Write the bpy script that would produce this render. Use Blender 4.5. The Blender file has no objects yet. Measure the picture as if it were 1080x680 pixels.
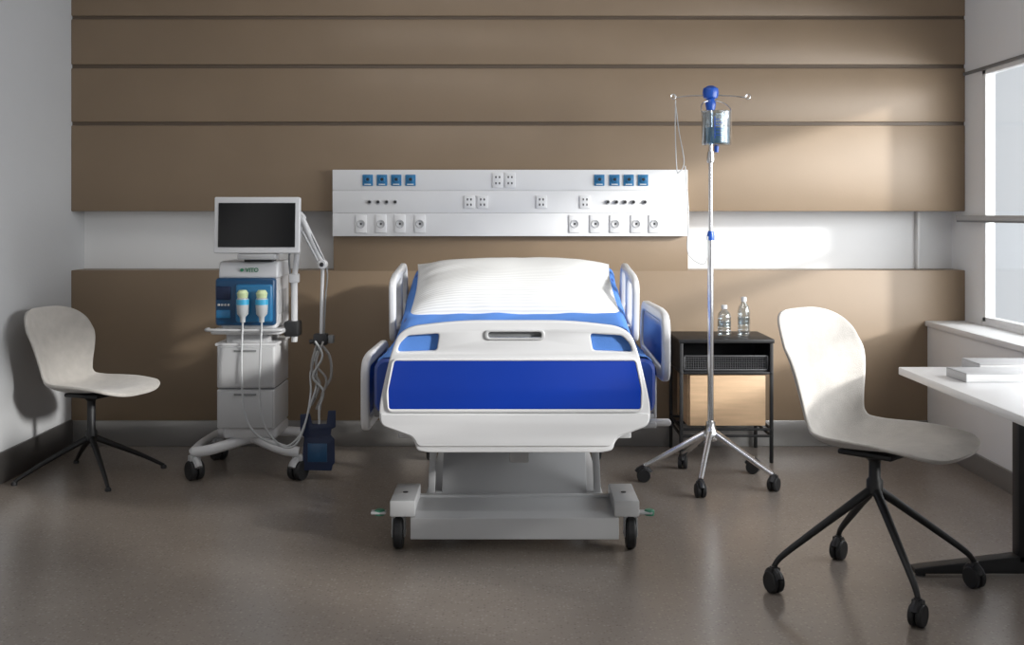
import bpy, bmesh, math, random
from mathutils import Vector, Matrix, noise
random.seed(3)
scene = bpy.context.scene
COL = scene.collection

# ------------------------------------------------------------------ materials
def mat(name, col, rough=.5, metal=0.0, var=0.0, scale=8, bump=0.0, bscale=80, spec=.5, trans=0.0, alpha=1.0, coat=0.0, stretch=None, sheen=0.0, ramp=None):
    m = bpy.data.materials.new(name); m.use_nodes = True
    nt = m.node_tree; b = nt.nodes['Principled BSDF']
    b.inputs['Base Color'].default_value = (*col, 1)
    b.inputs['Roughness'].default_value = rough
    b.inputs['Metallic'].default_value = metal
    b.inputs['Specular IOR Level'].default_value = spec
    b.inputs['Transmission Weight'].default_value = trans
    b.inputs['Alpha'].default_value = alpha
    b.inputs['Coat Weight'].default_value = coat
    b.inputs['Sheen Weight'].default_value = sheen
    tc = nt.nodes.new('ShaderNodeTexCoord'); mp = nt.nodes.new('ShaderNodeMapping')
    nt.links.new(tc.outputs['Object'], mp.inputs['Vector'])
    if stretch: mp.inputs['Scale'].default_value = stretch
    n = nt.nodes.new('ShaderNodeTexNoise'); n.inputs['Scale'].default_value = scale
    n.inputs['Detail'].default_value = 6
    nt.links.new(mp.outputs['Vector'], n.inputs['Vector'])
    mx = nt.nodes.new('ShaderNodeMix'); mx.data_type = 'RGBA'
    v = max(var, .02)
    mx.inputs[6].default_value = (*[max(0, c*(1-v)) for c in col], 1)
    mx.inputs[7].default_value = (*[min(1, c*(1+v)) for c in col], 1)
    fac = n.outputs['Fac']
    if ramp:
        mr = nt.nodes.new('ShaderNodeMapRange'); mr.inputs['From Min'].default_value = ramp[0]; mr.inputs['From Max'].default_value = ramp[1]
        nt.links.new(fac, mr.inputs['Value']); fac = mr.outputs[0]
    nt.links.new(fac, mx.inputs[0])
    nt.links.new(mx.outputs[2], b.inputs['Base Color'])
    if bump:
        n2 = nt.nodes.new('ShaderNodeTexNoise'); n2.inputs['Scale'].default_value = bscale
        n2.inputs['Detail'].default_value = 4
        nt.links.new(mp.outputs['Vector'], n2.inputs['Vector'])
        bp = nt.nodes.new('ShaderNodeBump'); bp.inputs['Strength'].default_value = bump
        bp.inputs['Distance'].default_value = .01
        nt.links.new(n2.outputs['Fac'], bp.inputs['Height'])
        nt.links.new(bp.outputs['Normal'], b.inputs['Normal'])
    return m

M = {}
M['brown']  = mat('bronze_brown_wall_laminate', (.255,.185,.122), .42, .05, .12, 2.5, .03, 120, .45)
M['groove'] = mat('groove_shadow_brown', (.12,.088,.062), .5)
M['wallw']  = mat('white_wall_paint', (.85,.855,.86), .7, 0, .03, 2, .05, 90)
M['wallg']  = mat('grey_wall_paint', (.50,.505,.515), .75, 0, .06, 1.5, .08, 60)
M['niche']  = mat('niche_white', (.80,.80,.80), .6, 0, .04, 2)
M['ceil']   = mat('ceiling_white', (.6,.6,.6), .8)
M['metalb'] = mat('baseboard_grey_metal', (.30,.29,.28), .28, .5, .1, 4)
M['darkb']  = mat('baseboard_dark', (.060,.056,.054), .4)
M['white']  = mat('white_plastic', (.66,.66,.67), .28, 0, .03, 4)
M['panel']  = mat('headwall_white', (.76,.76,.765), .4, 0, .03, 4)
M['offw']   = mat('light_grey_plastic', (.46,.462,.47), .36, 0, .04, 5)
M['grey']   = mat('grey_plastic', (.20,.205,.21), .45, 0, .06, 8)
M['steel']  = mat('chrome', (.74,.74,.75), .20, 1.0, .03, 8)
M['dark']   = mat('black_plastic', (.018,.018,.02), .45, 0, .2, 10)
M['rubber'] = mat('black_rubber', (.012,.012,.013), .6, 0, .2, 10)
M['blackm'] = mat('black_powder_coated_metal', (.014,.014,.015), .5, .2, .2, 12)
M['mesh']   = mat('dark_wire_mesh', (.075,.075,.078), .5, .3, .1, 12)
M['screen'] = mat('black_screen_glass', (.004,.004,.005), .12, 0, .1, 4, spec=.3)
M['blue']   = mat('deep_blue_laminate', (.002,.036,.34), .15, 0, .1, 3)
M['sheet']  = mat('blue_cotton_sheet', (.095,.235,.62), .8, 0, .12, 6, .15, 250, .2)
M['matt']   = mat('blue_mattress_vinyl', (.008,.050,.30), .5, 0, .1, 5)
M['navy']   = mat('navy_blue_plastic', (.006,.016,.055), .4, 0, .15, 8)
M['vblue']  = mat('ventilator_blue', (.010,.062,.15), .3, 0, .1, 8)
M['vblue2'] = mat('ventilator_light_blue', (.025,.17,.36), .3, 0, .1, 8)
M['cyan']   = mat('cyan_plastic', (.06,.40,.65), .3, 0, .1, 8)
M['lime']   = mat('lime_plastic', (.62,.72,.42), .4, 0, .1, 8)
M['green']  = mat('green_print', (.02,.20,.09), .5)
M['gblue']  = mat('gas_outlet_blue', (.02,.17,.36), .35, 0, .1, 20)
M['hose']   = mat('translucent_grey_hose', (.50,.51,.52), .35, 0, .05, 20)
M['hose2']  = mat('grey_bunched_hose', (.34,.33,.32), .4, 0, .1, 20)
M['shell']  = mat('greige_upholstered_shell', (.48,.452,.42), .9, 0, .07, 22, .3, 300, .15, sheen=.3, ramp=(.3,.7))
M['wood']   = mat('light_oak_wood', (.60,.41,.25), .5, 0, .22, 6, .08, 60, .4, stretch=(1,1,9))
M['desk']   = mat('white_desk_laminate', (.74,.74,.75), .3, 0, .03, 4)
M['paper']  = mat('white_paper', (.66,.66,.66), .7, 0, .03, 9)
M['bcover'] = mat('grey_book_cover', (.44,.44,.45), .5, 0, .06, 9)
M['water']  = mat('blue_tinted_fluid', (.25,.52,.68), .1, 0, .05, 5, trans=.5)
M['ivblue'] = mat('bright_blue_plastic', (.01,.08,.42), .3, 0, .05, 5)
M['bgreen'] = mat('green_bumper', (.04,.20,.12), .5)

def pillow_mat():
    m = bpy.data.materials.new('white_striped_pillowcase'); m.use_nodes = True; nt = m.node_tree
    b = nt.nodes['Principled BSDF']; b.inputs['Roughness'].default_value = .9; b.inputs['Specular IOR Level'].default_value = .15
    tc = nt.nodes.new('ShaderNodeTexCoord'); w = nt.nodes.new('ShaderNodeTexWave'); w.inputs['Scale'].default_value = 24
    w.inputs['Distortion'].default_value = .3; w.bands_direction = 'Y'
    nt.links.new(tc.outputs['Object'], w.inputs['Vector'])
    mx = nt.nodes.new('ShaderNodeMix'); mx.data_type = 'RGBA'
    mx.inputs[6].default_value = (.61,.61,.605,1); mx.inputs[7].default_value = (.76,.76,.75,1)
    nt.links.new(w.outputs['Fac'], mx.inputs[0]); nt.links.new(mx.outputs[2], b.inputs['Base Color'])
    return m
M['pillow'] = pillow_mat()

def clear(name, tint=(.9,.95,1), gl=.12):
    m = bpy.data.materials.new(name); m.use_nodes = True; nt = m.node_tree
    for n in list(nt.nodes): nt.nodes.remove(n)
    o = nt.nodes.new('ShaderNodeOutputMaterial'); t = nt.nodes.new('ShaderNodeBsdfTransparent')
    g = nt.nodes.new('ShaderNodeBsdfGlossy'); g.inputs['Roughness'].default_value = .05
    f = nt.nodes.new('ShaderNodeLayerWeight'); f.inputs['Blend'].default_value = .35
    mr = nt.nodes.new('ShaderNodeMapRange'); mr.inputs['To Min'].default_value = gl*.4; mr.inputs['To Max'].default_value = min(1, gl*5)
    t.inputs['Color'].default_value = (*tint, 1)
    mx = nt.nodes.new('ShaderNodeMixShader')
    nt.links.new(f.outputs['Facing'], mr.inputs['Value']); nt.links.new(mr.outputs[0], mx.inputs[0])
    nt.links.new(t.outputs[0], mx.inputs[1]); nt.links.new(g.outputs[0], mx.inputs[2])
    nt.links.new(mx.outputs[0], o.inputs['Surface'])
    return m
M['glass'] = clear('window_glass', (.95,.97,.99), .04)
M['clear'] = clear('clear_plastic', (.80,.86,.90), .2)

def floor_mat():
    m = bpy.data.materials.new('polished_concrete_floor'); m.use_nodes = True; nt = m.node_tree
    b = nt.nodes['Principled BSDF']; tc = nt.nodes.new('ShaderNodeTexCoord')
    def noi(s, d=6):
        n = nt.nodes.new('ShaderNodeTexNoise'); n.inputs['Scale'].default_value = s; n.inputs['Detail'].default_value = d
        nt.links.new(tc.outputs['Object'], n.inputs['Vector']); return n
    n1 = noi(1.2, 5)
    r = nt.nodes.new('ShaderNodeValToRGB'); nt.links.new(n1.outputs['Fac'], r.inputs[0])
    r.color_ramp.elements[0].position = .28; r.color_ramp.elements[0].color = (.200,.170,.146, 1)
    r.color_ramp.elements[1].position = .74; r.color_ramp.elements[1].color = (.252,.218,.190, 1)
    def speck(scale, lo, hi, nlo):
        v = nt.nodes.new('ShaderNodeTexVoronoi'); v.inputs['Scale'].default_value = scale
        nt.links.new(tc.outputs['Object'], v.inputs['Vector'])
        r2 = nt.nodes.new('ShaderNodeMapRange'); nt.links.new(v.outputs['Distance'], r2.inputs['Value'])
        r2.inputs['From Min'].default_value = lo; r2.inputs['From Max'].default_value = hi
        r2.inputs['To Min'].default_value = .42; r2.inputs['To Max'].default_value = 0
        sc = nt.nodes.new('ShaderNodeSeparateColor'); nt.links.new(v.outputs['Color'], sc.inputs[0])
        gt = nt.nodes.new('ShaderNodeMath'); gt.operation = 'GREATER_THAN'; gt.inputs[1].default_value = nlo
        nt.links.new(sc.outputs[0], gt.inputs[0])
        mu = nt.nodes.new('ShaderNodeMath'); mu.operation = 'MULTIPLY'
        nt.links.new(r2.outputs[0], mu.inputs[0]); nt.links.new(gt.outputs[0], mu.inputs[1]); return mu
    s1 = speck(75, .2, .45, .70); s2 = speck(90, .2, .45, .72)
    mx = nt.nodes.new('ShaderNodeMix'); mx.data_type = 'RGBA'
    nt.links.new(s1.outputs[0], mx.inputs[0]); nt.links.new(r.outputs[0], mx.inputs[6]); mx.inputs[7].default_value = (.36,.32,.285,1)
    mx2 = nt.nodes.new('ShaderNodeMix'); mx2.data_type = 'RGBA'
    nt.links.new(s2.outputs[0], mx2.inputs[0]); nt.links.new(mx.outputs[2], mx2.inputs[6]); mx2.inputs[7].default_value = (.09,.075,.064,1)
    nt.links.new(mx2.outputs[2], b.inputs['Base Color'])
    n4 = noi(1.5, 2); mr = nt.nodes.new('ShaderNodeMapRange'); mr.inputs['To Min'].default_value = .20; mr.inputs['To Max'].default_value = .30
    nt.links.new(n4.outputs['Fac'], mr.inputs['Value']); nt.links.new(mr.outputs[0], b.inputs['Roughness'])
    return m
M['floor'] = floor_mat()

# ------------------------------------------------------------------ mesh helpers
def catmull(pts, n=8, closed=False):
    P = [Vector(p) for p in pts]; out = []; N = len(P)
    segs = N if closed else N-1
    for i in range(segs):
        if closed: a,b,c,d = P[(i-1)%N],P[i],P[(i+1)%N],P[(i+2)%N]
        else: a,b,c,d = P[max(i-1,0)],P[i],P[i+1],P[min(i+2,N-1)]
        for k in range(n):
            t = k/n
            out.append(.5*((2*b)+(-a+c)*t+(2*a-5*b+4*c-d)*t*t+(-a+3*b-3*c+d)*t**3))
    if not closed: out.append(P[-1].copy())
    return out

def rpoly(pts, r=.02, n=5):
    out = []; N = len(pts)
    for i in range(N):
        p = Vector(pts[i][:2]); a = Vector(pts[i-1][:2]); b = Vector(pts[(i+1)%N][:2])
        rr = pts[i][2] if len(pts[i]) > 2 else r
        da = (a-p); db = (b-p)
        rr = min(rr, da.length*.48, db.length*.48)
        s = p+da.normalized()*rr; e = p+db.normalized()*rr
        for k in range(n+1):
            t = k/n
            out.append((1-t)**2*s+2*t*(1-t)*p+t*t*e)
    return out

def rrect(x0, x1, y0, y1, r=.02, n=5):
    return rpoly([(x0,y0),(x1,y0),(x1,y1),(x0,y1)], r, n)

class MB:
    def __init__(s): s.bm = bmesh.new(); s.mats = []
    def _fin(s, b, m, X=None):
        if X is not None: bmesh.ops.transform(b, matrix=X, verts=b.verts)
        bmesh.ops.recalc_face_normals(b, faces=b.faces)
        if m not in s.mats: s.mats.append(m)
        i = s.mats.index(m)
        for f in b.faces: f.material_index = i; f.smooth = True
        me = bpy.data.meshes.new('tmp'); b.to_mesh(me); b.free()
        s.bm.from_mesh(me); bpy.data.meshes.remove(me); return s
    def box(s, x0, x1, y0, y1, z0, z1, m, b=.004, seg=2, X=None):
        t = bmesh.new(); bmesh.ops.create_cube(t, size=1)
        for v in t.verts:
            v.co = Vector(((x0+x1)/2+v.co.x*(x1-x0), (y0+y1)/2+v.co.y*(y1-y0), (z0+z1)/2+v.co.z*(z1-z0)))
        b = min(b, abs(x1-x0)*.45, abs(y1-y0)*.45, abs(z1-z0)*.45)
        if b > 0: bmesh.ops.bevel(t, geom=list(t.edges), offset=b, segments=seg, profile=.5, affect='EDGES')
        return s._fin(t, M[m], X)
    def cyl(s, p0, p1, r, m, r1=None, seg=24):
        return s.tube([p0, p1], r, m, seg=seg, r1=r1, spl=False)
    def tube(s, pts, r, m, seg=10, r1=None, spl=True, n=8, sx=1.0, closed=False):
        P = catmull(pts, n, closed) if (spl and len(pts) > 2) else [Vector(p) for p in pts]
        r1 = r if r1 is None else r1
        t = bmesh.new(); rings = []; N = len(P)
        T0 = (P[1]-P[0]).normalized()
        up = Vector((0,0,1)) if abs(T0.z) < .9 else Vector((0,1,0))
        nrm = (up - T0*up.dot(T0)).normalized(); T = T0
        for i in range(N):
            if closed: Tn = (P[(i+1)%N]-P[i-1]).normalized()
            elif i == 0: Tn = T0
            elif i == N-1: Tn = (P[i]-P[i-1]).normalized()
            else: Tn = (P[i+1]-P[i-1]).normalized()
            nrm = (nrm - Tn*nrm.dot(Tn)).normalized(); bi = Tn.cross(nrm)
            rr = r+(r1-r)*i/(N-1)
            rings.append([t.verts.new(P[i]+(nrm*math.cos(a)+bi*math.sin(a)*sx)*rr) for a in [2*math.pi*k/seg for k in range(seg)]])
        L = N if closed else N-1
        for i in range(L):
            A, B = rings[i], rings[(i+1)%N]
            for k in range(seg): t.faces.new((A[k], A[(k+1)%seg], B[(k+1)%seg], B[k]))
        if not closed:
            t.faces.new(rings[0]); t.faces.new(rings[-1])
        return s._fin(t, M[m])
    def lathe(s, prof, m, X=None, seg=28):
        t = bmesh.new(); rings = []
        for r, z in prof:
            r = max(r, 1e-5)
            rings.append([t.verts.new((r*math.cos(2*math.pi*k/seg), r*math.sin(2*math.pi*k/seg), z)) for k in range(seg)])
        for A, B in zip(rings, rings[1:]):
            for k in range(seg): t.faces.new((A[k], A[(k+1)%seg], B[(k+1)%seg], B[k]))
        t.faces.new(rings[0]); t.faces.new(rings[-1])
        bmesh.ops.remove_doubles(t, verts=t.verts, dist=2e-5)
        if isinstance(X, (tuple, list)): X = Matrix.Translation(X)
        return s._fin(t, M[m], X)
    def plate(s, outlines, th, m, plane='XZ', at=0.0, bev=.004, X=None):
        cu = bpy.data.curves.new('tmp', 'CURVE'); cu.dimensions = '2D'; cu.fill_mode = 'BOTH'
        bev = min(bev, th*.45)
        cu.extrude = th/2-bev; cu.bevel_depth = bev; cu.bevel_resolution = 2; cu.offset = -bev
        for o in outlines:
            sp = cu.splines.new('POLY'); sp.points.add(len(o)-1)
            for i, p in enumerate(o): sp.points[i].co = (p[0], p[1], 0, 1)
            sp.use_cyclic_u = True
        ob = bpy.data.objects.new('tmp', cu); COL.objects.link(ob)
        dg = bpy.context.evaluated_depsgraph_get(); dg.update()
        me = bpy.data.meshes.new_from_object(ob.evaluated_get(dg))
        t = bmesh.new(); t.from_mesh(me); bpy.data.meshes.remove(me)
        bpy.data.objects.remove(ob); bpy.data.curves.remove(cu)
        bmesh.ops.remove_doubles(t, verts=t.verts, dist=1e-5)
        for v in t.verts:
            a, b, c = v.co
            v.co = {'XZ': (a, at+c, b), 'YZ': (at+c, a, b), 'XY': (a, b, at+c)}[plane]
        return s._fin(t, M[m], X)
    def text(s, txt, size, loc, m, th=.001):
        cu = bpy.data.curves.new('tmp', 'FONT'); cu.body = txt; cu.size = size; cu.extrude = th; cu.align_x = 'CENTER'; cu.offset = .0005
        ob = bpy.data.objects.new('tmp', cu); COL.objects.link(ob)
        dg = bpy.context.evaluated_depsgraph_get(); dg.update()
        me = bpy.data.meshes.new_from_object(ob.evaluated_get(dg))
        t = bmesh.new(); t.from_mesh(me); bpy.data.meshes.remove(me); bpy.data.objects.remove(ob)
        return s._fin(t, M[m], Matrix.Translation(loc) @ Matrix.Rotation(math.pi/2, 4, 'X'))
    def grid(s, fn, nu, nv, m, closed_v=False):
        t = bmesh.new()
        V = [[t.verts.new(fn(i/nu, j/nv)) for j in range(nv+(0 if closed_v else 1))] for i in range(nu+1)]
        for i in range(nu):
            for j in range(nv):
                k = (j+1) % nv if closed_v else j+1
                t.faces.new((V[i][j], V[i+1][j], V[i+1][k], V[i][k]))
        if closed_v:
            t.faces.new(V[0]); t.faces.new(V[-1])
        return s._fin(t, M[m])
    def obj(s, name, X=None, angle=40):
        me = bpy.data.meshes.new(name)
        if X is not None: bmesh.ops.transform(s.bm, matrix=X, verts=s.bm.verts)
        s.bm.to_mesh(me); s.bm.free()
        for m in s.mats: me.materials.append(m)
        me.set_sharp_from_angle(angle=math.radians(angle))
        ob = bpy.data.objects.new(name, me); COL.objects.link(ob); return ob

class Thing:
    def __init__(s, name, label, cat, loc, rz=0.0, group=None):
        s.root = bpy.data.objects.new(name, None); COL.objects.link(s.root)
        s.root.empty_display_size = .1
        s.root.location = loc; s.root.rotation_euler = (0,0,rz)
        s.root['label'] = label; s.root['category'] = cat
        if group: s.root['group'] = group
        s.Mx = Matrix.Translation(loc) @ Matrix.Rotation(rz, 4, 'Z')
    def part(s, name, mb, world=False, parent=None, label=None, angle=40):
        ob = mb.obj(name, s.Mx.inverted() if world else None, angle)
        ob.parent = parent if parent else s.root
        if label: ob['label'] = label
        return ob

def structure(name, mb):
    ob = mb.obj(name); ob['kind'] = 'structure'; return ob

def castor(T, x, y, r=.055, w=.03, world=True, twin=False, rot=0.0, forkm='grey', top=None, hub='grey'):
    R = Matrix.Translation((x, y, 0)) @ Matrix.Rotation(rot, 4, 'Z')
    top = top if top else r*2.35
    b = MB()
    b.box(-w*.62, w*.62, -r*.25, r*.35, r*1.75, top-.004, forkm, .003)
    b.lathe([(0.0, r*1.9),(w*.45, r*1.9),(w*.45, top),(0, top)], forkm, seg=16)
    if twin:
        b.box(-.004, .004, -r*.5, r*.5, r*.8, r*1.95, forkm, .002)
        b.tube([(0,r*1.08*math.cos(a),r+r*1.08*math.sin(a)) for a in [i*math.pi/8 for i in range(1,8)]], w*.42, forkm, seg=8, spl=False)
    else:
        b.box(-w*.72, -w*.56, -r*.35, r*.35, r*.75, r*1.95, forkm, .002)
        b.box(w*.56, w*.72, -r*.35, r*.35, r*.75, r*1.95, forkm, .002)
        b.cyl((-w*.78, 0, r), (w*.78, 0, r), r*.16, forkm, seg=12)
    bmesh.ops.transform(b.bm, matrix=R, verts=b.bm.verts)
    f = T.part('castor', b, world)
    wl = MB(); Ry = Matrix.Translation((0,0,r)) @ Matrix.Rotation(math.pi/2, 4, 'Y')
    offs = [(-w*.42, w*.32), (w*.42, w*.32)] if twin else [(0, w*.5)]
    for o, h in offs:
        X = Matrix.Translation((o,0,0)) @ Ry
        wl.lathe([(r*.62,-h),(r*.9,-h),(r,-h*.6),(r,h*.6),(r*.9,h),(r*.62,h)], 'rubber', X, 32)
        wl.lathe([(0,-h*.9),(r*.3,-h*.95),(r*.62,-h*.7),(r*.62,h*.7),(r*.3,h*.95),(0,h*.9)], hub, X, 24)
    if twin: wl.cyl((-w*.5,0,r),(w*.5,0,r), r*.2, hub, seg=12)
    bmesh.ops.transform(wl.bm, matrix=R, verts=wl.bm.verts)
    T.part('wheel', wl, world, parent=f)
    return f

# ------------------------------------------------------------------ room
XL, XR, YF, ZC = -2.467, 2.536, -7.4, 2.95
b = MB(); b.box(XL-.3, XR+.3, YF, .5, -.1, 0, 'floor', 0); structure('floor', b)
b = MB(); b.box(XL-.3, XR+.3, YF, .5, ZC, ZC+.1, 'ceil', 0); structure('ceiling', b)
b = MB()
b.box(XL-.1, XR+.05, .2, .4, 0, ZC, 'niche', 0)
b.box(XL, XR, 0, .2, 0, .982, 'brown', .004)
b.box(-1.0, .985, 0, .2, .975, 1.325, 'brown', .003)
for z0, z1 in ((1.312, 1.792), (1.812, 2.112), (2.133, 2.386), (2.405, 2.66), (2.68, ZC)):
    b.box(XL, XR, 0, .2, z0, z1, 'brown', .0045, 2)
b.box(XL, XR, .018, .2, 1.4, ZC, 'groove', 0)
b.box(2.325, 2.34, .16, .2, .982, 1.312, 'niche', .002)
structure('wall_back', b)
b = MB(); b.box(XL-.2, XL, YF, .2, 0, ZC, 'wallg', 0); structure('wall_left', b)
WY0, WY1, WZ0, WZ1 = -.24, -4.8, .72, 2.07
WT = .05
b = MB()
b.box(XR, XR+WT, WY0, .2, 0, ZC, 'wallw', 0)
b.box(XR, XR+WT, YF, WY1, 0, ZC, 'wallw', 0)
b.box(XR, XR+WT, WY1, WY0, 0, WZ0, 'wallw', 0)
b.box(XR, XR+WT, WY1, WY0, WZ1, ZC, 'wallw', 0)
structure('wall_right', b)
b = MB()
xg = XR+.022
for y, hw in ((WY0-.022, .022), (-1.75, .014), (-3.25, .014), (WY1+.022, .022)): b.box(xg-.025, xg+.025, y-hw, y+hw, WZ0, WZ1, 'wallw', .003)
b.box(xg-.025, xg+.025, WY1, WY0, WZ1-.025, WZ1, 'wallw', .003)
b.box(xg-.025, xg+.025, WY1, WY0, WZ0, WZ0+.025, 'wallw', .003)
b.box(xg-.003, xg+.003, WY1, WY0, WZ0, WZ1, 'glass', 0)
structure('window_1', b)
b = MB(); b.box(XR-.055, XR+.02, WY1, -.001, 1.262, 1.290, 'offw', .003); b.box(XR-.05, XR+.02, WY1, -.001, 1.252, 1.263, 'grey', .001); structure('trim_1', b)
b = MB(); b.box(XR-.014, XR, WY1, -.001, 2.07, 2.086, 'grey', .002); structure('trim_3', b)
b = MB()
b.box(2.324, XR, YF, 0, .10, .67, 'wallw', .002)
b.box(2.310, XR, YF, 0, .67, .70, 'wallw', .004)
structure('trim_2', b)
b = MB(); b.box(XL, 2.324, -.014, 0, 0, .1435, 'metalb', .003); structure('baseboard_back', b)
b = MB(); b.box(XL, XL+.016, YF, -.014, 0, .15, 'darkb', .003); structure('baseboard_left', b)
b = MB(); b.box(2.312, XR, YF, -.014, 0, .10, 'metalb', .003); structure('baseboard_right', b)

# ------------------------------------------------------------------ headwall panel
T = Thing('medical_headwall_panel', 'white wall-mounted medical supply panel with blue gas outlets and sockets', 'wall panel', (-.01, 0, 1.36))
b = MB()
for z0, z1 in ((1.174, 1.3005), (1.3025, 1.4255), (1.4275, 1.542)): b.box(-.995, .974, -.06, -.002, z0, z1, 'panel', .0012)
b.box(-.99, .97, -.056, -.002, 1.18, 1.536, 'offw', 0)
T.part('panel_body', b, True)
S = 190.2; pxX = lambda p: (p-540)/S; pxZ = lambda p: 1.3-(p-225)/S
def gas(x, z):
    b = MB(); b.box(x-.029, x+.029, -.068, -.06, z-.031, z+.031, 'gblue', .003)
    R = Matrix.Translation((x, -.072, z+.004)) @ Matrix.Rotation(math.pi/2, 4, 'X')
    b.lathe([(.0,-.006),(.017,-.006),(.017,.002),(.013,.004),(.012,.001),(0,.001)], 'vblue2', R, 20)
    b.lathe([(0,-.002),(.008,-.002),(.008,.003),(0,.003)], 'dark', R, 16)
    b.box(x-.018, x+.018, -.0695, -.0675, z-.026, z-.020, 'white', .0008)
    T.part('gas_outlet', b, True, label='blue square medical gas outlet')
for p in (388,403,418,433,632,648,663,678): gas(pxX(p), pxZ(190))
def sock(x, z, w, h, style=0):
    b = MB(); b.box(x-w/2, x+w/2, -.067, -.06, z-h/2, z+h/2, 'panel', .003)
    R = Matrix.Translation((x, -.067, z)) @ Matrix.Rotation(math.pi/2, 4, 'X')
    if style == 0:
        b.lathe([(.016,-.003),(.023,-.003),(.023,.003),(.020,.004),(.016,.001)], 'offw', R, 20)
        b.lathe([(0,-.002),(.006,-.002),(.006,.002),(0,.002)], 'dark', R, 12)
    else:
        for dz in (-h*.2, h*.2):
            for dx in (-.010, .010): b.box(x+dx-.0035, x+dx+.0035, -.0685, -.066, z+dz-.006, z+dz+.006, 'dark', .001)
    T.part('power_socket', b, True)
for p in (525,538): sock(pxX(p), pxZ(190), .060, .085, 1)
for p in (495,509): sock(pxX(p), pxZ(213), .060, .072, 1)
for p in (571,617): sock(pxX(p), pxZ(213), .060, .072, 1)
for p in (381,402,422,443,606,628,649,671,690): sock(pxX(p), pxZ(236), .062, .100, 0)
def conn(x, z):
    R = Matrix.Translation((x, -.06, z)) @ Matrix.Rotation(math.pi/2, 4, 'X')
    b = MB(); b.lathe([(0,-.002),(.013,-.002),(.013,.008),(.011,.010),(0,.010)], 'offw', R, 16)
    b.lathe([(0,.004),(.008,.004),(.008,.016),(0,.016)], 'dark', R, 12)
    T.part('cable_connector', b, True)
for p in (390,399,408,417,641,650,659,668,680): conn(pxX(p), pxZ(213))

# ------------------------------------------------------------------ hospital bed
BX = .010
T = Thing('hospital_bed', 'white adjustable hospital bed with blue footboard panel and castors', 'bed', (BX, -1.25, 0))
fo = rpoly([(BX-.20,.908,.15),(BX+.20,.908,.15),(BX+.375,.888,.05),(BX+.425,.862,.03),(BX+.452,.79,.05),(BX+.478,.68,.08),(BX+.494,.60,.05),(BX+.494,.545,.02),(BX+.478,.522,.015),(BX+.385,.487,.02),(BX+.366,.468,.012),(BX+.357,.436,.012),(BX+.315,.428,.01),
            (BX-.315,.428,.01),(BX-.357,.436,.012),(BX-.366,.468,.012),(BX-.385,.487,.02),(BX-.478,.522,.015),(BX-.494,.545,.02),(BX-.494,.60,.05),(BX-.478,.68,.08),(BX-.452,.79,.05),(BX-.425,.862,.03),(BX-.375,.888,.05)])
slot = rrect(BX-.10, BX+.10, .845, .870, .012)
w1 = rpoly([(BX-.420,.825),(BX-.39,.855),(BX-.275,.862),(BX-.285,.80),(BX-.43,.795)], .012)
w2 = [(2*BX-p[0], p[1]) for p in w1]
b = MB(); b.plate([fo, slot, w1, w2], .045, 'white', 'XZ', -2.225, .006)
rim = rpoly([(BX-.446,.772),(BX+.446,.772),(BX+.470,.64),(BX+.462,.576),(BX-.462,.576),(BX-.470,.64)], .02)
rimi = rpoly([(BX-.438,.764),(BX+.438,.764),(BX+.460,.66),(BX+.458,.588),(BX-.458,.588),(BX-.460,.66)], .010)
b.plate([rim, rimi], .016, 'white', 'XZ', -2.25, .003)
low = rpoly([(BX-.490,.572),(BX+.490,.572),(BX+.486,.530,.02),(BX+.37,.488,.015),(BX+.352,.452,.015),(BX-.352,.452,.015),(BX-.37,.488,.015),(BX-.486,.530,.02)], .010)
b.plate([low], .022, 'white', 'XZ', -2.245, .004)
fb = T.part('footboard', b, True, label='white moulded footboard with carrying handle')
b = MB(); b.plate([rimi], .012, 'blue', 'XZ', -2.250, .002); T.part('footboard_panel', b, True, parent=fb, label='glossy royal blue panel')
for w in (w1, w2):
    b = MB(); b.plate([w], .006, 'sheet', 'XZ', -2.222, .001); T.part('inset', b, True, parent=fb, label='light blue translucent corner inset')
b = MB(); b.plate([rrect(BX-.110,BX+.110,.839,.876,.018), rrect(BX-.097,BX+.097,.847,.868,.010)], .016, 'offw', 'XZ', -2.247, .004)
b.box(BX-.098, BX+.098, -2.23, -2.212, .847, .868, 'grey', .006)
T.part('handle', b, True, parent=fb, label='grey recessed handle')
b = MB(); b.plate([rrect(BX-.44, BX+.44, .55, .97, .08)], .04, 'white', 'XZ', -.18, .012); T.part('headboard', b, True)
def path(t):
    pts = [(-2.19,.655),(-1.9,.655),(-1.6,.655),(-1.36,.66),(-1.15,.69),(-.9,.755),(-.6,.835),(-.26,.92)]
    f = t*(len(pts)-1); i = min(int(f), len(pts)-2); k = f-i
    return Vector((0, pts[i][0]+(pts[i+1][0]-pts[i][0])*k, pts[i][1]+(pts[i+1][1]-pts[i][1])*k))
sec = rrect(-.525, .525, -.10, .10, .045, 6)
def mf(u, v):
    p = path(u); q = sec[int(round(v*len(sec))) % len(sec)]
    s = 1-.03*(1 if u < .001 or u > .999 else 0)
    return Vector((BX+q.x*s, p.y, p.z+q.y*(s)))
b = MB(); b.grid(mf, 42, len(sec), 'matt', True); T.part('mattress', b, True, label='blue vinyl-covered mattress')
top = [(-.532,.03),(-.533,.04),(-.530,.058),(-.518,.084),(-.495,.101)] + [(-.46+.92*i/30,.104) for i in range(31)] + [(.495,.101),(.518,.084),(.530,.058),(.533,.04),(.532,.03)]
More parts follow.
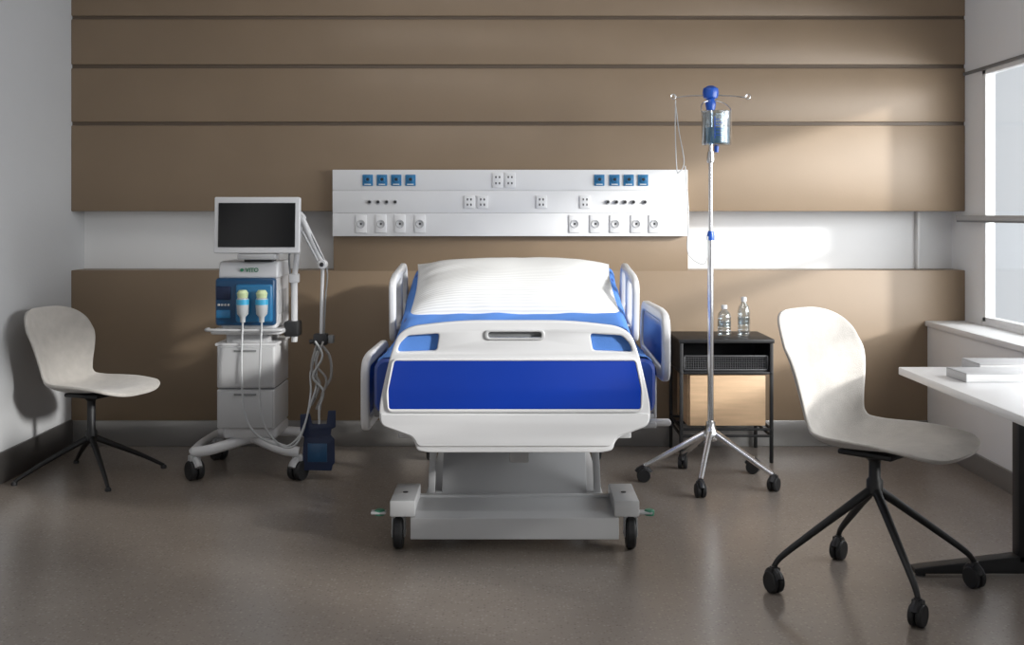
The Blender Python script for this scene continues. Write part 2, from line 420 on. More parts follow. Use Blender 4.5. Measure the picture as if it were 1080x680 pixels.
def sf(u, v):
    p = path(.04+u*.94); f = v*(len(top)-1); i = min(int(f), len(top)-2); k = f-i
    x = top[i][0]*(1-k)+top[i+1][0]*k; z = top[i][1]*(1-k)+top[i+1][1]*k
    nn = noise.noise(Vector((x*3+p.y*2.2, p.y*5, 0)))
    n2 = noise.noise(Vector((x*9-p.y*7, p.y*7, 4)))
    z += .008*max(nn,-.2)+.005*n2
    if i < 4 or i > len(top)-6: x += (.004*nn+.002)*(1 if x > 0 else -1)
    return Vector((BX+x, p.y, p.z+z+.004))
b = MB(); b.grid(sf, 90, 80, 'sheet'); so = T.part('bed_sheet', b, True, label='light blue cotton sheet with soft creases')
b = MB()
for sx in (-1, 1):
    b.box(BX+sx*.40-.03, BX+sx*.40+.03, -2.20, -.2, .47, .53, 'offw', .006)
    b.box(BX+sx*.47-.04, BX+sx*.47+.04, -2.1, -.4, .530, .552, 'offw', .004)
for y in (-2.17, -1.7, -1.2, -.7, -.24): b.box(BX-.40, BX+.40, y-.025, y+.025, .475, .525, 'offw', .005)
b.box(BX-.44, BX+.44, -2.18, -.3, .525, .552, 'offw', .004)
T.part('deck_frame', b, True)
for sx in (-1, 1):
    b = MB(); b.box(-.014, .014, -.012, .012, -.19, .19, 'offw', .003, X=Matrix.Translation((BX+sx*.335, -1.70, .30)) @ Matrix.Rotation(sx*-.05, 4, 'Y') @ Matrix.Rotation(.1, 4, 'X'))
    b.cyl((BX+sx*.30, -1.72, .39), (BX+sx*.36, -1.72, .39), .020, 'steel')
    T.part('lift_arm', b, True)
    b = MB(); b.box(-.02, .02, -.02, .02, -.26, .26, 'offw', .004, X=Matrix.Translation((BX+sx*.32, -.75, .34)) @ Matrix.Rotation(-.5, 4, 'X'))
    T.part('lift_arm', b, True)
b = MB(); b.box(BX-.34, BX+.34, -1.745, -1.705, .378, .400, 'offw', .004)
b.box(-.30, .30, -.006, .006, -.155, .115, 'offw', .004, X=Matrix.Translation((BX, -1.60, .250)) @ Matrix.Rotation(-.65, 4, 'X'))
b.box(BX-.29, BX+.29, -1.53, -1.51, .325, .345, 'offw', .003)
b.box(BX-.06, BX+.06, -1.74, -1.52, .345, .385, 'offw', .003)
T.part('cover_panel', b, True, label='slanted grey cover panel under the deck')
b = MB()
b.box(BX-.09, BX+.11, -2.08, -1.95, .405, .43, 'offw', .004)
b.box(BX-.02, BX+.055, -2.06, -1.97, .35, .41, 'offw', .008)
b.cyl((BX+.015, -2.0, .37), (BX+.015, -1.66, .33), .020, 'offw')
b.cyl((BX-.035, -2.02, .395), (BX+.07, -2.02, .395), .015, 'steel')
b.box(BX-.03, BX+.06, -2.0, -1.9, .40, .50, 'offw', .004)
T.part('actuator', b, True)
b = MB()
out = rpoly([(-2.03,.050),(-2.03,.132),(-1.99,.150),(-1.77,.156),(-1.77,.050)], .004)
b.plate([out], .80, 'offw', 'YZ', BX, .003)
b.box(BX-.42, BX+.42, -1.80, -1.77, .12, .165, 'offw', .003)
for sx in (-1, 1):
    b.box(BX+sx*.33-.035, BX+sx*.33+.035, -1.8, -.35, .09, .15, 'offw', .006)
    b.box(BX+sx*.43-.048, BX+sx*.43+.048, -2.035, -1.75, .138, .200, 'offw', .005)
    b.box(BX+sx*.43-.045, BX+sx*.43+.045, -.45, -.25, .14, .20, 'offw', .012)
    b.cyl((BX+sx*.43, -1.9, .195), (BX+sx*.43, -1.9, .203), .010, 'dark')
b.box(BX-.42, BX+.42, -.42, -.30, .10, .16, 'offw', .008)
T.part('base_frame', b, True)
for sx in (-1, 1):
    castor(T, BX+sx*.450, -1.97, .064, .036, top=.144, forkm='offw')
    castor(T, BX+sx*.442, -.36, .062, .034, top=.142, forkm='offw')
    b = MB(); b.box(BX+sx*.515-.040, BX+sx*.515+.018, -2.005, -1.965, .139, .149, 'offw', .003)
    b.lathe([(0,-.012),(.019,-.012),(.020,.005),(.015,.010),(0,.010)], 'bgreen', (BX+sx*.522, -1.985, .145), 20)
    T.part('brake_pedal', b, True, label='small pedal with green cap')
def rail(xc, y0, y1, z0, z1, tilt, kind, sx, lab):
    b = MB()
    o = rpoly([(y0,z0+.02,.07),(y0-.0,z1-.02,.09),(y0+.18*(y1-y0),z1,.10),(y1-.05,z1-.01,.10),(y1,z0+.1,.10),(y1-.12,z0,.08)], .08, 8)
    cy, cz = (y0+y1)/2, (z0+z1)/2
    hi = []
    if kind == 'open':
        for a, c in ((y0+.05, cy-.02), (cy+.02, y1-.07)):
            hi.append(rpoly([(a,cz-.09),(a+.01,z1-.045),(c,z1-.045),(c,cz-.09)], .04, 6))
    else:
        hi.append(rpoly([(y0+.045,z0+.07),(y0+.045,z1-.05),(y1-.10,z1-.05),(y1-.06,z0+.09)], .05, 6))
    X = Matrix.Translation((xc, cy, cz)) @ Matrix.Rotation(tilt, 4, 'X') @ Matrix.Translation((-xc, -cy, -cz))
    b.plate([o]+hi, .032, 'white', 'YZ', xc, .010, X)
    r = T.part('side_rail', b, True, label=lab)
    if kind == 'blue':
        b = MB(); b.plate([hi[0]], .016, 'ivblue', 'YZ', xc, .003, X); T.part('rail_panel', b, True, parent=r, label='blue rail insert')
    for yy in (y0+.28*(y1-y0), y0+.7*(y1-y0)):
        b = MB(); xi = xc-sx*.021
        b.box(xi-.007, xi+.007, yy-.025, yy+.025, .475, max(z0+.06,.56), 'offw', .004)
        b.box(min(BX+sx*.43, xi), max(BX+sx*.43, xi), yy-.025, yy+.025, .475, .50, 'offw', .004)
        T.part('rail_arm', b, True, parent=r)
rail(BX+.582, -2.04, -1.24, .63, .925, 0, 'blue', 1, 'raised white side rail with blue insert')
rail(BX-.582, -1.98, -1.18, .43, .745, 0, 'blue', -1, 'lowered white side rail')
rail(BX+.575, -1.02, -.32, .70, 1.03, .10, 'open', 1, 'raised white side rail')
rail(BX-.575, -1.02, -.32, .70, 1.03, .10, 'open', -1, 'raised white side rail')
b = MB(); b.box(BX+.40, BX+.53, -2.16, -2.10, .50, .522, 'offw', .008); b.box(BX+.50, BX+.585, -2.15, -2.11, .505, .53, 'white', .010)
T.part('release_lever', b, True)

# pillow
T = Thing('pillow', 'plump white finely striped pillow propped at the head of the bed', 'pillow', (BX, -.72, .95))
def pf(sign):
    def f(u, v):
        a, c = u*2-1, v*2-1
        h = (max(0, 1-abs(a)**3.6)*max(0, 1-abs(c)**2.2))**.60
        wd = .500-.010*c
        x = wd*a*(1-.035*(1-abs(c)**2.2)*abs(a)**3); y = .275*c*(1-.045*(1-abs(a)**4)*abs(c)**3)
        w = noise.noise(Vector((a*1.5+c*.6, c*1.8-a*.6, sign)))*.012
        fold = noise.noise(Vector((a*6.0, c*.9, 7)))*.008*abs(c)**2.5 + noise.noise(Vector((a*1.2, c*5, 9)))*.016*abs(a)**3
        z = sign*h*(.120 if sign > 0 else .050)+(w+fold)*h**.7*(1 if sign > 0 else .2)
        return Vector((x, y, z))
    return f
b = MB(); b.grid(pf(1), 140, 90, 'pillow'); b.grid(pf(-1), 140, 90, 'pillow')
bmesh.ops.remove_doubles(b.bm, verts=b.bm.verts, dist=.0005)
po = T.part('pillowcase', b, angle=80)
T.root.rotation_euler = (math.radians(26), 0, math.radians(1)); T.root.location = (BX+.002, -.79, .920)

# ------------------------------------------------------------------ ventilator
VY = -.80
T = Thing('medical_ventilator', 'white and blue medical ventilator with monitor on a wheeled trolley', 'medical equipment', (-1.30, -.62, 0))
b = MB()
b.box(-1.447, -1.163, VY, -.45, .244, .437, 'white', .008)
b.box(-1.447, -1.163, VY, -.45, .443, .655, 'white', .008)
b.box(-1.44, -1.17, VY+.01, -.46, .25, .65, 'grey', 0)
b.box(-1.455, -1.155, VY-.008, -.44, .65, .665, 'white', .005)
b.box(-1.41, -1.20, VY+.03, -.5, .660, .720, 'offw', .01)
cab = T.part('cabinet', b, True)
for z0, z1 in ((.25,.432),(.448,.645)):
    b = MB(); b.box(-1.441, -1.169, VY-.012, VY+.0, z0, z1, 'offw', .006)
    b.box(-1.36, -1.25, VY-.018, VY-.01, z1-.022, z1-.012, 'grey', .003)
    T.part('drawer', b, True, parent=cab)
b = MB()
b.plate([rpoly([(-1.47,VY-.05,.03),(-1.12,VY-.05,.03),(-1.12,-.44,.03),(-1.47,-.44,.03)], .03)], .022, 'white', 'XY', .722, .008)
b.tube([(-1.48,VY-.02,.735),(-1.47,VY-.070,.735),(-1.30,VY-.080,.735),(-1.13,VY-.070,.735),(-1.115,VY-.02,.735)], .008, 'offw')
T.part('tray', b, True)
b = MB()
b.box(-1.43, -1.155, VY+.0, -.47, .733, 1.00, 'white', .02, 4)
b.plate([rpoly([(VY-.01,.98),(VY+.005,1.065,.03),(-.50,1.065,.03),(-.47,.98)], .02)], .29, 'white', 'YZ', -1.292, .01)
b.box(-1.157, -1.152, -.74, -.55, .80, .92, 'offw', .004)
b.text('VITO', .028, (-1.272, VY-.010, 1.014), 'green')
b.lathe([(0,0),(.008,0),(.008,.004),(0,.004)], 'green', Matrix.Translation((-1.322, VY-.006, 1.023)) @ Matrix.Rotation(math.pi/2,4,'X'), 16)
head = T.part('control_unit', b, True)
b = MB()
b.box(-1.447, -1.155, VY-.035, VY+.02, .752, .985, 'vblue', .015, 3)
b.box(-1.345, -1.165, VY-.05, VY-.02, .77, .955, 'vblue2', .012, 3)
b.box(-1.44, -1.37, VY-.042, VY-.03, .88, .945, 'navy', .005)
b.box(-1.44, -1.37, VY-.042, VY-.03, .79, .83, 'vblue2', .005)
for i in range(4): b.box(-1.432+i*.016, -1.422+i*.016, VY-.046, VY-.03, .85, .86, 'white', .002)
fp = T.part('front_panel', b, True, parent=head, label='blue front connection panel')
for x in (-1.300, -1.208):
    b = MB()
    b.lathe([(0,.775),(.012,.775),(.014,.80),(.027,.815),(.030,.86),(.027,.89),(.018,.895),(0,.895)], 'hose', (x, VY-.085, 0))
    b.lathe([(0,.86),(.031,.86),(.031,.885),(0,.885)], 'cyan', (x, VY-.085, 0))
    b.lathe([(0,.893),(.024,.893),(.028,.915),(.018,.930),(0,.930)], 'lime', (x, VY-.085, 0))
    b.cyl((x, VY-.085, .91), (x, VY-.04, .91), .014, 'white')
    T.part('breathing_filter', b, True, label='cyan and lime breathing filter')
b = MB(); X = Matrix.Translation((-1.242, VY-.02, 1.242)) @ Matrix.Rotation(math.radians(-4), 4, 'X')
b.plate([rrect(-.208,.208,-.137,.137,.008)], .04, 'white', 'XZ', 0, .004, X)
b.box(-.14, .14, .018, .05, -.10, .10, 'offw', .015, 3, X)
mon = T.part('monitor', b, True, label='flat monitor with white bezel')
b = MB(); b.box(-.187, .187, -.0235, -.018, -.108, .108, 'screen', .001, 1, X); T.part('screen', b, True, parent=mon, label='dark switched-off screen')
b = MB(); b.tube([(-1.242,-.79,1.062),(-1.242,-.78,1.10),(-1.242,-.775,1.2)], .03, 'offw', seg=16); b.box(-1.31,-1.17,-.82,-.72,1.062,1.08,'dark',.006); b.box(-1.335,-1.15,-.85,-.76,1.075,1.104,'offw',.006)
T.part('monitor_neck', b, True)
b = MB()
b.box(-1.43, -1.16, -.76, -.45, .185, .246, 'white', .02, 3)
for ya, yb in ((-.82,-.70), (-.36,-.50)):
    b.tube([(-1.555,ya,.135),(-1.48,ya,.145),(-1.38,(ya+yb)/2,.165),(-1.295,yb,.18),(-1.21,(ya+yb)/2,.165),(-1.11,ya,.145),(-1.04,ya,.135)], .026, 'white', seg=14)
b.tube([(-1.56,-.82,.14),(-1.57,-.60,.14),(-1.56,-.36,.14)], .018, 'white', seg=10)
T.part('trolley_base', b, True)
for x, y in ((-1.55,-.82), (-1.045,-.82), (-1.55,-.36), (-1.045,-.36)): castor(T, x, y, .048, .046, twin=True, rot=.7 if x < -1.3 else -.5, forkm='offw', top=.125, hub='offw')
# support arm
b = MB()
b.box(-1.13, -1.055, -.75, -.65, .69, .765, 'dark', .01)
b.cyl((-1.085,-.70,.66), (-1.085,-.70,.98), .016, 'white')
b.box(-1.108, -1.062, -.725, -.675, .955, 1.0, 'white', .006)
b.cyl((-1.085,-.70,.98), (-1.055,-.70,1.26), .014, 'white')
R90 = Matrix.Rotation(math.pi/2, 4, 'X')
b.lathe([(0,-.03),(.024,-.03),(.028,-.02),(.028,.02),(.024,.03),(0,.03)], 'white', Matrix.Translation((-1.055,-.715,1.275)) @ R90)
b.lathe([(0,.028),(.012,.028),(.010,.045),(0,.045)], 'dark', Matrix.Translation((-1.055,-.715,1.275)) @ R90)
b.cyl((-1.055,-.73,1.30), (-.940,-.745,1.065), .016, 'white')
b.cyl((-1.035,-.760,1.21), (-.955,-.765,1.06), .006, 'offw')
b.lathe([(0,-.03),(.020,-.03),(.024,-.02),(.024,.02),(.020,.03),(0,.03)], 'white', Matrix.Translation((-.937,-.745,1.048)) @ R90)
b.lathe([(0,.028),(.011,.028),(.009,.042),(0,.042)], 'dark', Matrix.Translation((-.937,-.745,1.048)) @ R90)
b.cyl((-.937,-.74,1.03), (-.945,-.74,.70), .009, 'white')
b.tube([(-1.03,-.735,1.26),(-.96,-.755,1.13),(-.915,-.75,1.02),(-.922,-.75,.88),(-.93,-.75,.70)], .004, 'grey', seg=8)
b.box(-.980, -.912, -.77, -.71, .650, .705, 'dark', .006)
b.cyl((-1.0,-.755,.665), (-.885,-.755,.685), .011, 'dark')
b.box(-.905, -.880, -.775, -.735, .66, .70, 'grey', .005)
b.tube([(-1.06,-.70,1.20),(-1.11,-.70,1.10),(-1.10,-.70,.95),(-1.085,-.71,.80)], .005, 'grey', seg=8)
T.part('support_arm', b, True, label='white jointed hose support arm with dark clamps')
def hose(pts, r, rib=True, m='hose'):
    b = MB(); b.tube(pts, r, m, seg=10, n=14)
    if rib:
        P = catmull(pts, 24)
        for i in range(2, len(P)-2, 1):
            t = (P[i+1]-P[i-1]).normalized()
            b.cyl(P[i]-t*.0012, P[i]+t*.0012, r*1.2, m, seg=10)
    T.part('breathing_hose', b, True, label='pale corrugated breathing hose')
hose([(-1.300,-.885,.775),(-1.302,-.90,.60),(-1.298,-.90,.44),(-1.285,-.90,.33),(-1.24,-.90,.245),(-1.16,-.895,.195),(-1.08,-.89,.18),(-1.02,-.87,.24),(-.985,-.83,.36),(-.96,-.79,.46),(-.965,-.77,.58),(-.95,-.76,.66)], .0046)
hose([(-1.208,-.885,.775),(-1.212,-.90,.60),(-1.215,-.90,.44),(-1.205,-.90,.32),(-1.165,-.90,.235),(-1.10,-.895,.175),(-1.04,-.885,.19),(-1.0,-.86,.29),(-.985,-.81,.42),(-.99,-.78,.52),(-.96,-.77,.62)], .0046)
hose([(-.95,-.76,.66),(-.900,-.77,.60),(-.890,-.78,.50),(-.930,-.79,.42),(-.945,-.80,.33)], .006, m='hose2')
hose([(-.96,-.76,.66),(-.985,-.78,.54),(-.945,-.79,.46),(-.985,-.80,.36)], .007, m='hose2')
hose([(-.93,-.77,.67),(-.960,-.79,.56),(-.910,-.80,.48),(-.960,-.80,.34)], .005, m='hose2')
hose([(-.97,-.77,.67),(-.930,-.795,.60),(-.975,-.80,.50),(-.925,-.80,.43),(-.95,-.80,.34)], .005, m='hose')
b = MB(); X = Matrix.Translation((-.945,-.83,.20)) @ Matrix.Rotation(-.05,4,'Z')
b.plate([rpoly([(-.074,-.152),(.066,-.152),(.072,-.125),(.082,-.115),(.080,.0),(.062,.02),(.066,.05),(.086,.06),(.086,.140),(.050,.140),(.042,.075),(-.030,.075),(-.040,.125),(-.088,.120),(-.086,.03),(-.068,.01),(-.080,-.115)], .003)], .012, 'navy', 'XZ', 0, .0015, X)
b.box(-.050,.045,-.0085,-.005,-.11,-.02,'vblue',.001,X=X)
b.cyl(X @ Vector((.005,0,.07)), X @ Vector((.005,0,.16)), .006, 'hose')
T.part('hanging_bracket', b, True, label='flat dark navy hanging bracket with notched outline')

# ------------------------------------------------------------------ IV stand
IX, IY = .963, -.86
T = Thing('iv_stand', 'chrome intravenous drip stand with five castors beside the bed', 'iv stand', (IX, IY, 0))
b = MB()
b.cyl((0,0,.20),(0,0,1.20),.0145,'steel'); b.cyl((0,0,1.18),(0,0,1.83),.0095,'steel')
b.lathe([(0,1.17),(.018,1.17),(.019,1.19),(.013,1.215),(0,1.215)], 'ivblue')
b.lathe([(0,1.545),(.016,1.545),(.019,1.56),(.015,1.60),(0,1.60)], 'steel')
T.part('pole', b)
b = MB(); b.lathe([(0,.20),(.030,.20),(.040,.215),(.038,.24),(.024,.26),(.022,.295),(.0,.295)], 'steel'); T.part('hub', b)
for i in range(5):
    a = math.radians(-36+72*i)
    ca, sa = math.cos(a), math.sin(a); Ri = .30 if i in (1,2) else .325
    b = MB(); b.tube([(ca*.015,sa*.015,.236),(ca*.05,sa*.05,.222),(ca*(Ri-.04),sa*(Ri-.04),.094),(ca*Ri,sa*Ri,.078)], .018, 'steel', seg=12, r1=.012, n=5)
    T.part('leg', b)
    castor(T, ca*Ri, sa*Ri, .033, .030, world=False, twin=True, rot=a+.5*i, forkm='dark', top=.080, hub='dark')
b = MB()
b.lathe([(0,1.80),(.020,1.80),(.026,1.83),(.020,1.852),(.034,1.860),(.039,1.885),(.036,1.905),(.015,1.918),(0,1.918)], 'ivblue')
T.part('top_cap', b, label='bright blue top cap')
for sx in (-1,1):
    b = MB(); b.tube([(sx*.02,0,1.872),(sx*.12,0,1.868),(sx*.165,0,1.862),(sx*.175,0,1.875)], .0030, 'steel', seg=8)
    c = [(sx*.180+.012*math.cos(t), 0, 1.866+.012*math.sin(t)) for t in [k*math.pi/6 for k in range(12)]]
    b.tube(c, .0024, 'steel', seg=8, n=2, closed=True); T.part('hook', b)
D = Thing('drip_container', 'clear drip container with blue tinted fluid hanging from the stand', 'iv bag', (IX+.012, IY-.092, 1.622))
b = MB(); b.lathe([(0,.0),(.02,.0),(.064,.002),(.070,.010),(.071,.158),(.074,.165),(.068,.165),(.065,.155),(.064,.014),(.02,.008),(0,.008)], 'clear', seg=36); D.part('container', b)
b = MB(); b.lathe([(0,.010),(.058,.011),(.063,.016),(.063,.085),(0,.085)], 'water'); D.part('fluid', b, label='blue tinted fluid')
b = MB(); b.box(-.022,-.018,-.0715,-.066,.03,.135,'ivblue',.0003)
for k in range(6): b.box(-.02, .004 if k%2 else .016, -.0715, -.066, .045+.015*k, .048+.015*k, 'ivblue', .0003)
D.part('level_marks', b, label='printed blue level marks')
b = MB(); b.lathe([(0,-.03),(.010,-.03),(.012,-.002),(0,.002)], 'ivblue'); D.part('outlet_port', b)
b = MB(); b.tube([(.070,0,.158),(.070,.02,.18),(.045,.06,.21),(-.01,.080,.225),(-.055,.06,.21),(-.070,.02,.18),(-.070,0,.158)], .0020, 'steel')
D.part('hanger', b)
D = Thing('drip_tube', 'thin clear infusion tube looping down along the drip stand', 'tube', (IX-.16, IY, 1.2))
b = MB()
b.tube([(IX-.170,IY-.004,1.85),(IX-.172,IY-.006,1.7),(IX-.165,IY-.006,1.52),(IX-.155,IY-.01,1.50),(IX-.13,IY-.01,1.55),(IX-.155,IY-.01,1.70),(IX-.172,IY-.005,1.84)], .0025, 'hose', seg=8)
b.tube([(IX-.125,IY-.01,1.53),(IX-.11,IY-.02,1.3),(IX-.115,IY-.02,1.13),(IX-.09,IY-.02,1.08),(IX-.04,IY-.02,1.055),(IX-.018,IY-.018,1.09),(IX-.017,IY-.018,1.19)], .0028, 'hose', seg=8)
D.part('tube_line', b, True)

# ------------------------------------------------------------------ bedside cabinet
CX0, CX1, CY0, CY1 = .872, 1.362, -.45, -.04
T = Thing('bedside_cabinet', 'black metal frame bedside cabinet with a light wood door', 'cabinet', ((CX0+CX1)/2, (CY0+CY1)/2, 0))
b = MB()
for x in (CX0+.010, CX1-.010):
    for y in (CY0+.010, CY1-.010): b.box(x-.009, x+.009, y-.009, y+.009, .0, .625, 'blackm', .002)
for z in (.14, .175, .468): 
    b.box(CX0, CX1, CY0+.003, CY0+.017, z-.006, z+.006, 'blackm', .002); b.box(CX0, CX1, CY1-.017, CY1-.003, z-.006, z+.006, 'blackm', .002)
    for x in (CX0+.010, CX1-.010): b.box(x-.006, x+.006, CY0, CY1, z-.006, z+.006, 'blackm', .002)
T.part('frame', b, True)
b = MB(); b.box(CX0-.004, CX1+.004, CY0-.006, CY1, .625, .645, 'blackm', .003); T.part('cabinet_top', b, True)
b = MB(); b.box(CX0+.02, CX1-.02, CY0+.02, CY1-.01, .462, .476, 'blackm', .002); b.box(CX0+.02, CX1-.02, CY1-.02, CY1-.012, .476, .62, 'blackm', 0)
b.box(CX0+.012, CX0+.016, CY0+.02, CY1-.01, .47, .62, 'blackm', 0); b.box(CX1-.016, CX1-.012, CY0+.02, CY1-.01, .47, .62, 'blackm', 0)
T.part('shelf', b, True)
def mesh_front(z0, z1, nz, nx, name, lab):
    b = MB(); x0, x1, y0 = CX0+.028, CX1-.028, CY0+.022
    for z in (z0, z1): b.box(x0,x1,y0-.006,y0+.006,z-.004,z+.004,'mesh',.001)
    for x in (x0, x1): b.box(x-.004,x+.004,y0-.006,y0+.006,z0,z1,'mesh',.001)
    for k in range(1,nz): z = z0+(z1-z0)*k/nz; b.cyl((x0,y0,z),(x1,y0,z), .0018, 'mesh', seg=5)
    for k in range(1,nx): x = x0+k*(x1-x0)/nx; b.cyl((x,y0,z0),(x,y0,z1), .0018, 'mesh', seg=5)
    b.box(x0, x1, y0, CY1-.05, z0-.004, z0, 'blackm', 0)
    T.part(name, b, True, label=lab)
mesh_front(.484, .555, 6, 36, 'drawer', 'fine dark wire mesh drawer')
b = MB(); b.box(CX0+.045, CX1-.035, CY0+.03, CY1-.01, .190, .462, 'wood', .003); T.part('cabinet_body', b, True)
b = MB(); b.box(CX0+.055, CX1-.040, CY0+.01, CY0+.028, .193, .456, 'wood', .004); T.part('door', b, True, label='light oak door')

def bottle(x, y, h, r, lab):
    T = Thing('water_bottle', lab, 'bottle', (x, y, .645), group='water bottles on the bedside cabinet')
    b = MB()
    pr = [(0,.006),(r*.5,.0),(r*.92,.001),(r,.008)]
    for k in range(5): z = h*(.08+.10*k); pr += [(r,z),(r*.94,z+h*.03),(r,z+h*.06)]
    pr += [(r,h*.62),(r*.85,h*.74),(r*.42,h*.84),(r*.36,h*.90),(0,h*.90)]
    b.lathe(pr, 'clear'); T.part('bottle_body', b)
    b = MB(); b.lathe([(0,h*.875),(r*.45,h*.875),(r*.45,h*.985),(r*.38,h),(0,h)], 'white'); T.part('cap', b, label='white screw cap')
    b = MB(); b.lathe([(r*.985,h*.30),(r*1.01,h*.30),(r*1.01,h*.48),(r*.985,h*.48)], 'clear'); T.part('bottle_label', b)
bottle(1.138, -.27, .165, .036, 'short clear plastic bottle with white cap')
bottle(1.243, -.27, .208, .033, 'tall clear plastic water bottle with white cap')

# ------------------------------------------------------------------ chairs
def chair(loc, head, zs, seat, hubz, castors, label, legrot, sc=1.0, wsc=1.0, th_=.013):
    T = Thing('swivel_chair', label, 'chair', loc, head)
    K = []
    for th in (88, 75, 60, 42, 22):
        t = math.radians(th); K.append((.215+.085*math.sin(t), .022-.018*math.sin(t)**2, .232*math.cos(t)**.62, .014))
    K += [(.215,.022,.235,.018),(.12,.014,.242,.032),(.02,.004,.236,.044),(-.08,.000,.220,.056),(-.150,.018,.200,.068),
         (-.190,.065,.190,.076),(-.212,.130,.200,.080),(-.232,.215,.224,.074),(-.248,.290,.242,.064)]
    for th in (5, 22, 40, 56, 70, 80, 88):
        t = math.radians(th); K.append((-.256-.045*math.sin(t), .320+.155*math.sin(t), .244*math.cos(t)**.66, .056))
    KV = catmull([(k[0], k[1], k[2]) for k in K], 4); KC = catmull([(k[3],0,0) for k in K], 4)
    n = len(KV)
    def fn(u, v):
        i = min(int(round(u*(n-1))), n-1); p = KV[i]; c = KC[i].x
        a = KV[max(i-1,0)]; e = KV[min(i+1,n-1)]
        tx, tz = e.x-a.x, e.y-a.y; L = max(1e-6, math.hypot(tx, tz)); nx, nz = tz/L, -tx/L
        W = max(p.z, .004)
        w = v*2-1; lat = w*W; k = abs(lat/.215)**2.2*c
        return Vector((( p.x+nx*k)*sc, lat*sc*wsc, seat+(p.y+nz*k)*zs))
    b = MB(); b.grid(fn, n-1, 30, 'shell')
    ob = T.part('seat_shell', b, angle=80, label='greige upholstered bucket shell')
    m = ob.modifiers.new('thick', 'SOLIDIFY'); m.thickness = th_; m.offset = 0
    m = ob.modifiers.new('sub', 'SUBSURF'); m.levels = 1; m.render_levels = 1
    b = MB()
    b.box(-.10,.10,-.08,.08,seat-.028,seat-.008,'blackm',.008)
    b.lathe([(0,hubz-.02),(.028,hubz-.02),(.028,hubz+.025),(.020,hubz+.035),(.020,seat-.05),(.040,seat-.03),(0,seat-.02)], 'blackm')
    T.part('column', b)
    for i in range(4):
        a = legrot-head+i*math.pi/2; ca, sa = math.cos(a), math.sin(a)
        R = .355; zt = .088 if castors else .016
        P = lambda f, dz=0: (ca*R*f, sa*R*f, hubz+(zt-hubz)*f+dz)
        if castors: pts = [P(.03), P(.3,.006), P(.65,.012), P(.92,.014), P(1.0)]
        else: pts = [P(.03), P(.35,.004), P(.7,.006), P(1.0)]
        b = MB(); b.tube(pts, .0165, 'blackm', seg=12, r1=.0085)
        if not castors: b.lathe([(0,0),(.014,0),(.015,.01),(.010,.018),(0,.018)], 'dark', (ca*R,sa*R,0))
        T.part('leg', b)
        if castors: castor(T, ca*R, sa*R, .037, .030, world=False, twin=True, rot=a+(.8 if i%2 else .3), forkm='dark', top=.09, hub='grey')
chair((-2.08,-.75,0), math.radians(-20), .85, .425, .20, False, 'greige shell chair on a black four-star base beside the wall', math.radians(32), .99, .94, .017)
chair((1.253,-2.466,0), math.radians(-44), .97, .495, .355, True, 'greige shell chair on a black castor base by the desk', math.radians(4), 1.02, 1.06)

# ------------------------------------------------------------------ desk
T = Thing('desk', 'white rectangular desk on black metal pedestal legs', 'desk', (1.82, -2.9, 0))
b = MB(); b.box(1.41, 2.25, -3.75, -2.24, .712, .74, 'desk', .004); T.part('desk_top', b, True)
for y in (-2.30, -3.6):
    b = MB(); b.box(1.812, 1.868, y-.03, y+.03, .05, .712, 'blackm', .004)
    b.box(1.62, 2.06, y-.03, y+.03, .69, .712, 'blackm', .004)
    b.plate([rpoly([(1.44,.012),(1.44,.03),(1.81,.075),(1.87,.075),(2.24,.03),(2.24,.012)], .006)], .06, 'blackm', 'XZ', y, .004)
    for x in (1.47, 2.21): b.lathe([(0,0),(.018,0),(.018,.02),(0,.02)], 'dark', (x,y,0), 16)
    T.part('desk_leg', b, True)
def book(x0, x1, y0, y1, z, h, rot, lab):
    cx, cy = (x0+x1)/2, (y0+y1)/2
    T = Thing('book', lab, 'book', (cx, cy, z), rot, group='books on the desk')
    w, d = (x1-x0)/2, (y1-y0)/2
    b = MB(); b.box(-w+.003, w-.003, -d+.003, d-.003, .002, h-.002, 'paper', .001); T.part('pages', b)
    b = MB(); b.box(-w, w, -d, d, 0, .003, 'bcover', .001); b.box(-w, w, -d, d, h-.003, h, 'bcover', .001); b.box(-w, -w+.003, -d, d, 0, h, 'bcover', .001)
    T.part('cover', b)
book(1.50, 1.76, -2.63, -2.47, .74, .030, .04, 'pale grey book lying flat on the desk')
book(1.63, 1.93, -2.44, -2.27, .74, .036, -.02, 'thick pale grey hardcover lying flat on the desk')

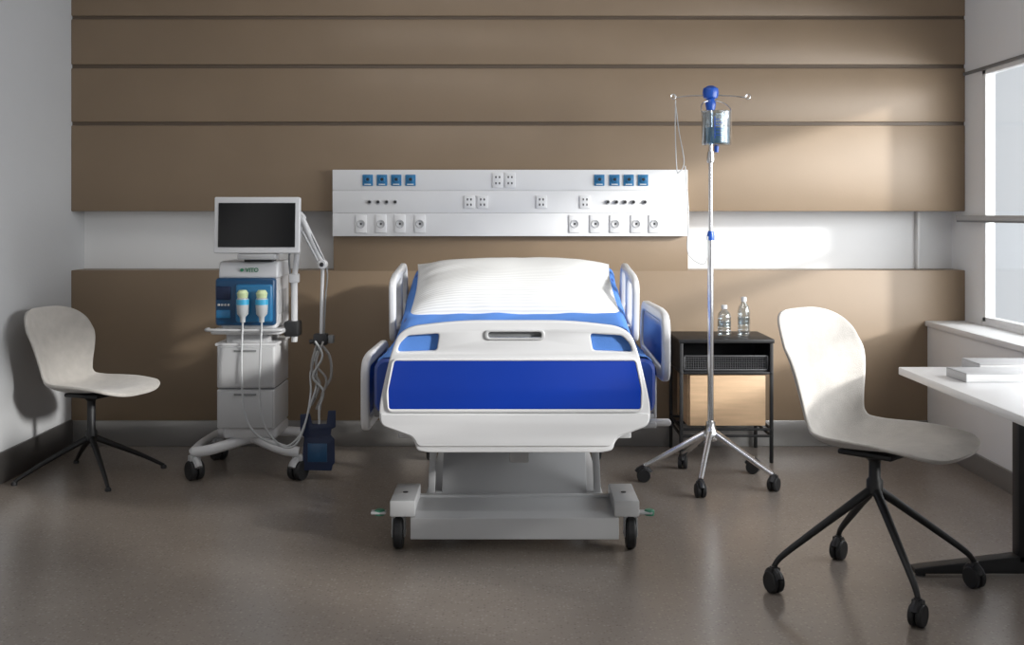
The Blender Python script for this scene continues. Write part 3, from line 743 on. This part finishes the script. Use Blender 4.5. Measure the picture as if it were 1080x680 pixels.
# ------------------------------------------------------------------ light
w = bpy.data.worlds.new('World'); scene.world = w; w.use_nodes = True
nt = w.node_tree; bg = nt.nodes['Background']; bg.inputs[0].default_value = (.96,.98,1,1)
tc = nt.nodes.new('ShaderNodeTexCoord'); sp = nt.nodes.new('ShaderNodeSeparateXYZ'); nt.links.new(tc.outputs['Generated'], sp.inputs[0])
mr = nt.nodes.new('ShaderNodeMapRange'); nt.links.new(sp.outputs['X'], mr.inputs['Value'])
mr.inputs['From Min'].default_value = .02; mr.inputs['From Max'].default_value = .42; mr.inputs['To Min'].default_value = .32; mr.inputs['To Max'].default_value = .88
nt.links.new(mr.outputs[0], bg.inputs[1])
def area(name, loc, target, sx, sy, power, col=(1,1,1)):
    l = bpy.data.lights.new(name, 'AREA'); l.shape = 'RECTANGLE'; l.size = sx; l.size_y = sy; l.energy = power; l.color = col
    o = bpy.data.objects.new(name, l); COL.objects.link(o); o.location = loc
    o.rotation_euler = (Vector(target)-Vector(loc)).to_track_quat('-Z', 'Y').to_euler(); return o
area('window_daylight', (3.5, -2.5, 1.7), (0, -1.0, .8), 3.8, 1.4, 215, (1,.98,.95))
area('added_overhead_fill', (-.2, -2.2, 2.92), (.5, -1.2, .8), 2.6, .8, 25, (1,.97,.93))  # added soft fill under the ceiling, not a lamp the room has
s = bpy.data.lights.new('sun', 'SUN'); s.energy = 4.2; s.angle = math.radians(4.5); s.color = (1,.95,.88)
so = bpy.data.objects.new('sun', s); COL.objects.link(so); so.rotation_euler = Vector((-.75,.50,-.24)).to_track_quat('-Z','Y').to_euler()

# ------------------------------------------------------------------ camera
c = bpy.data.cameras.new('camera'); co = bpy.data.objects.new('camera', c); COL.objects.link(co)
co.location = (0, -6.446, 1.30); co.rotation_euler = (math.pi/2, 0, 0)
c.sensor_fit = 'HORIZONTAL'; c.sensor_width = 36; c.lens = 40.5; c.shift_y = -115/1080; c.clip_start = .05
scene.camera = co
scene.view_settings.view_transform = 'Standard'
scene.view_settings.look = 'None'
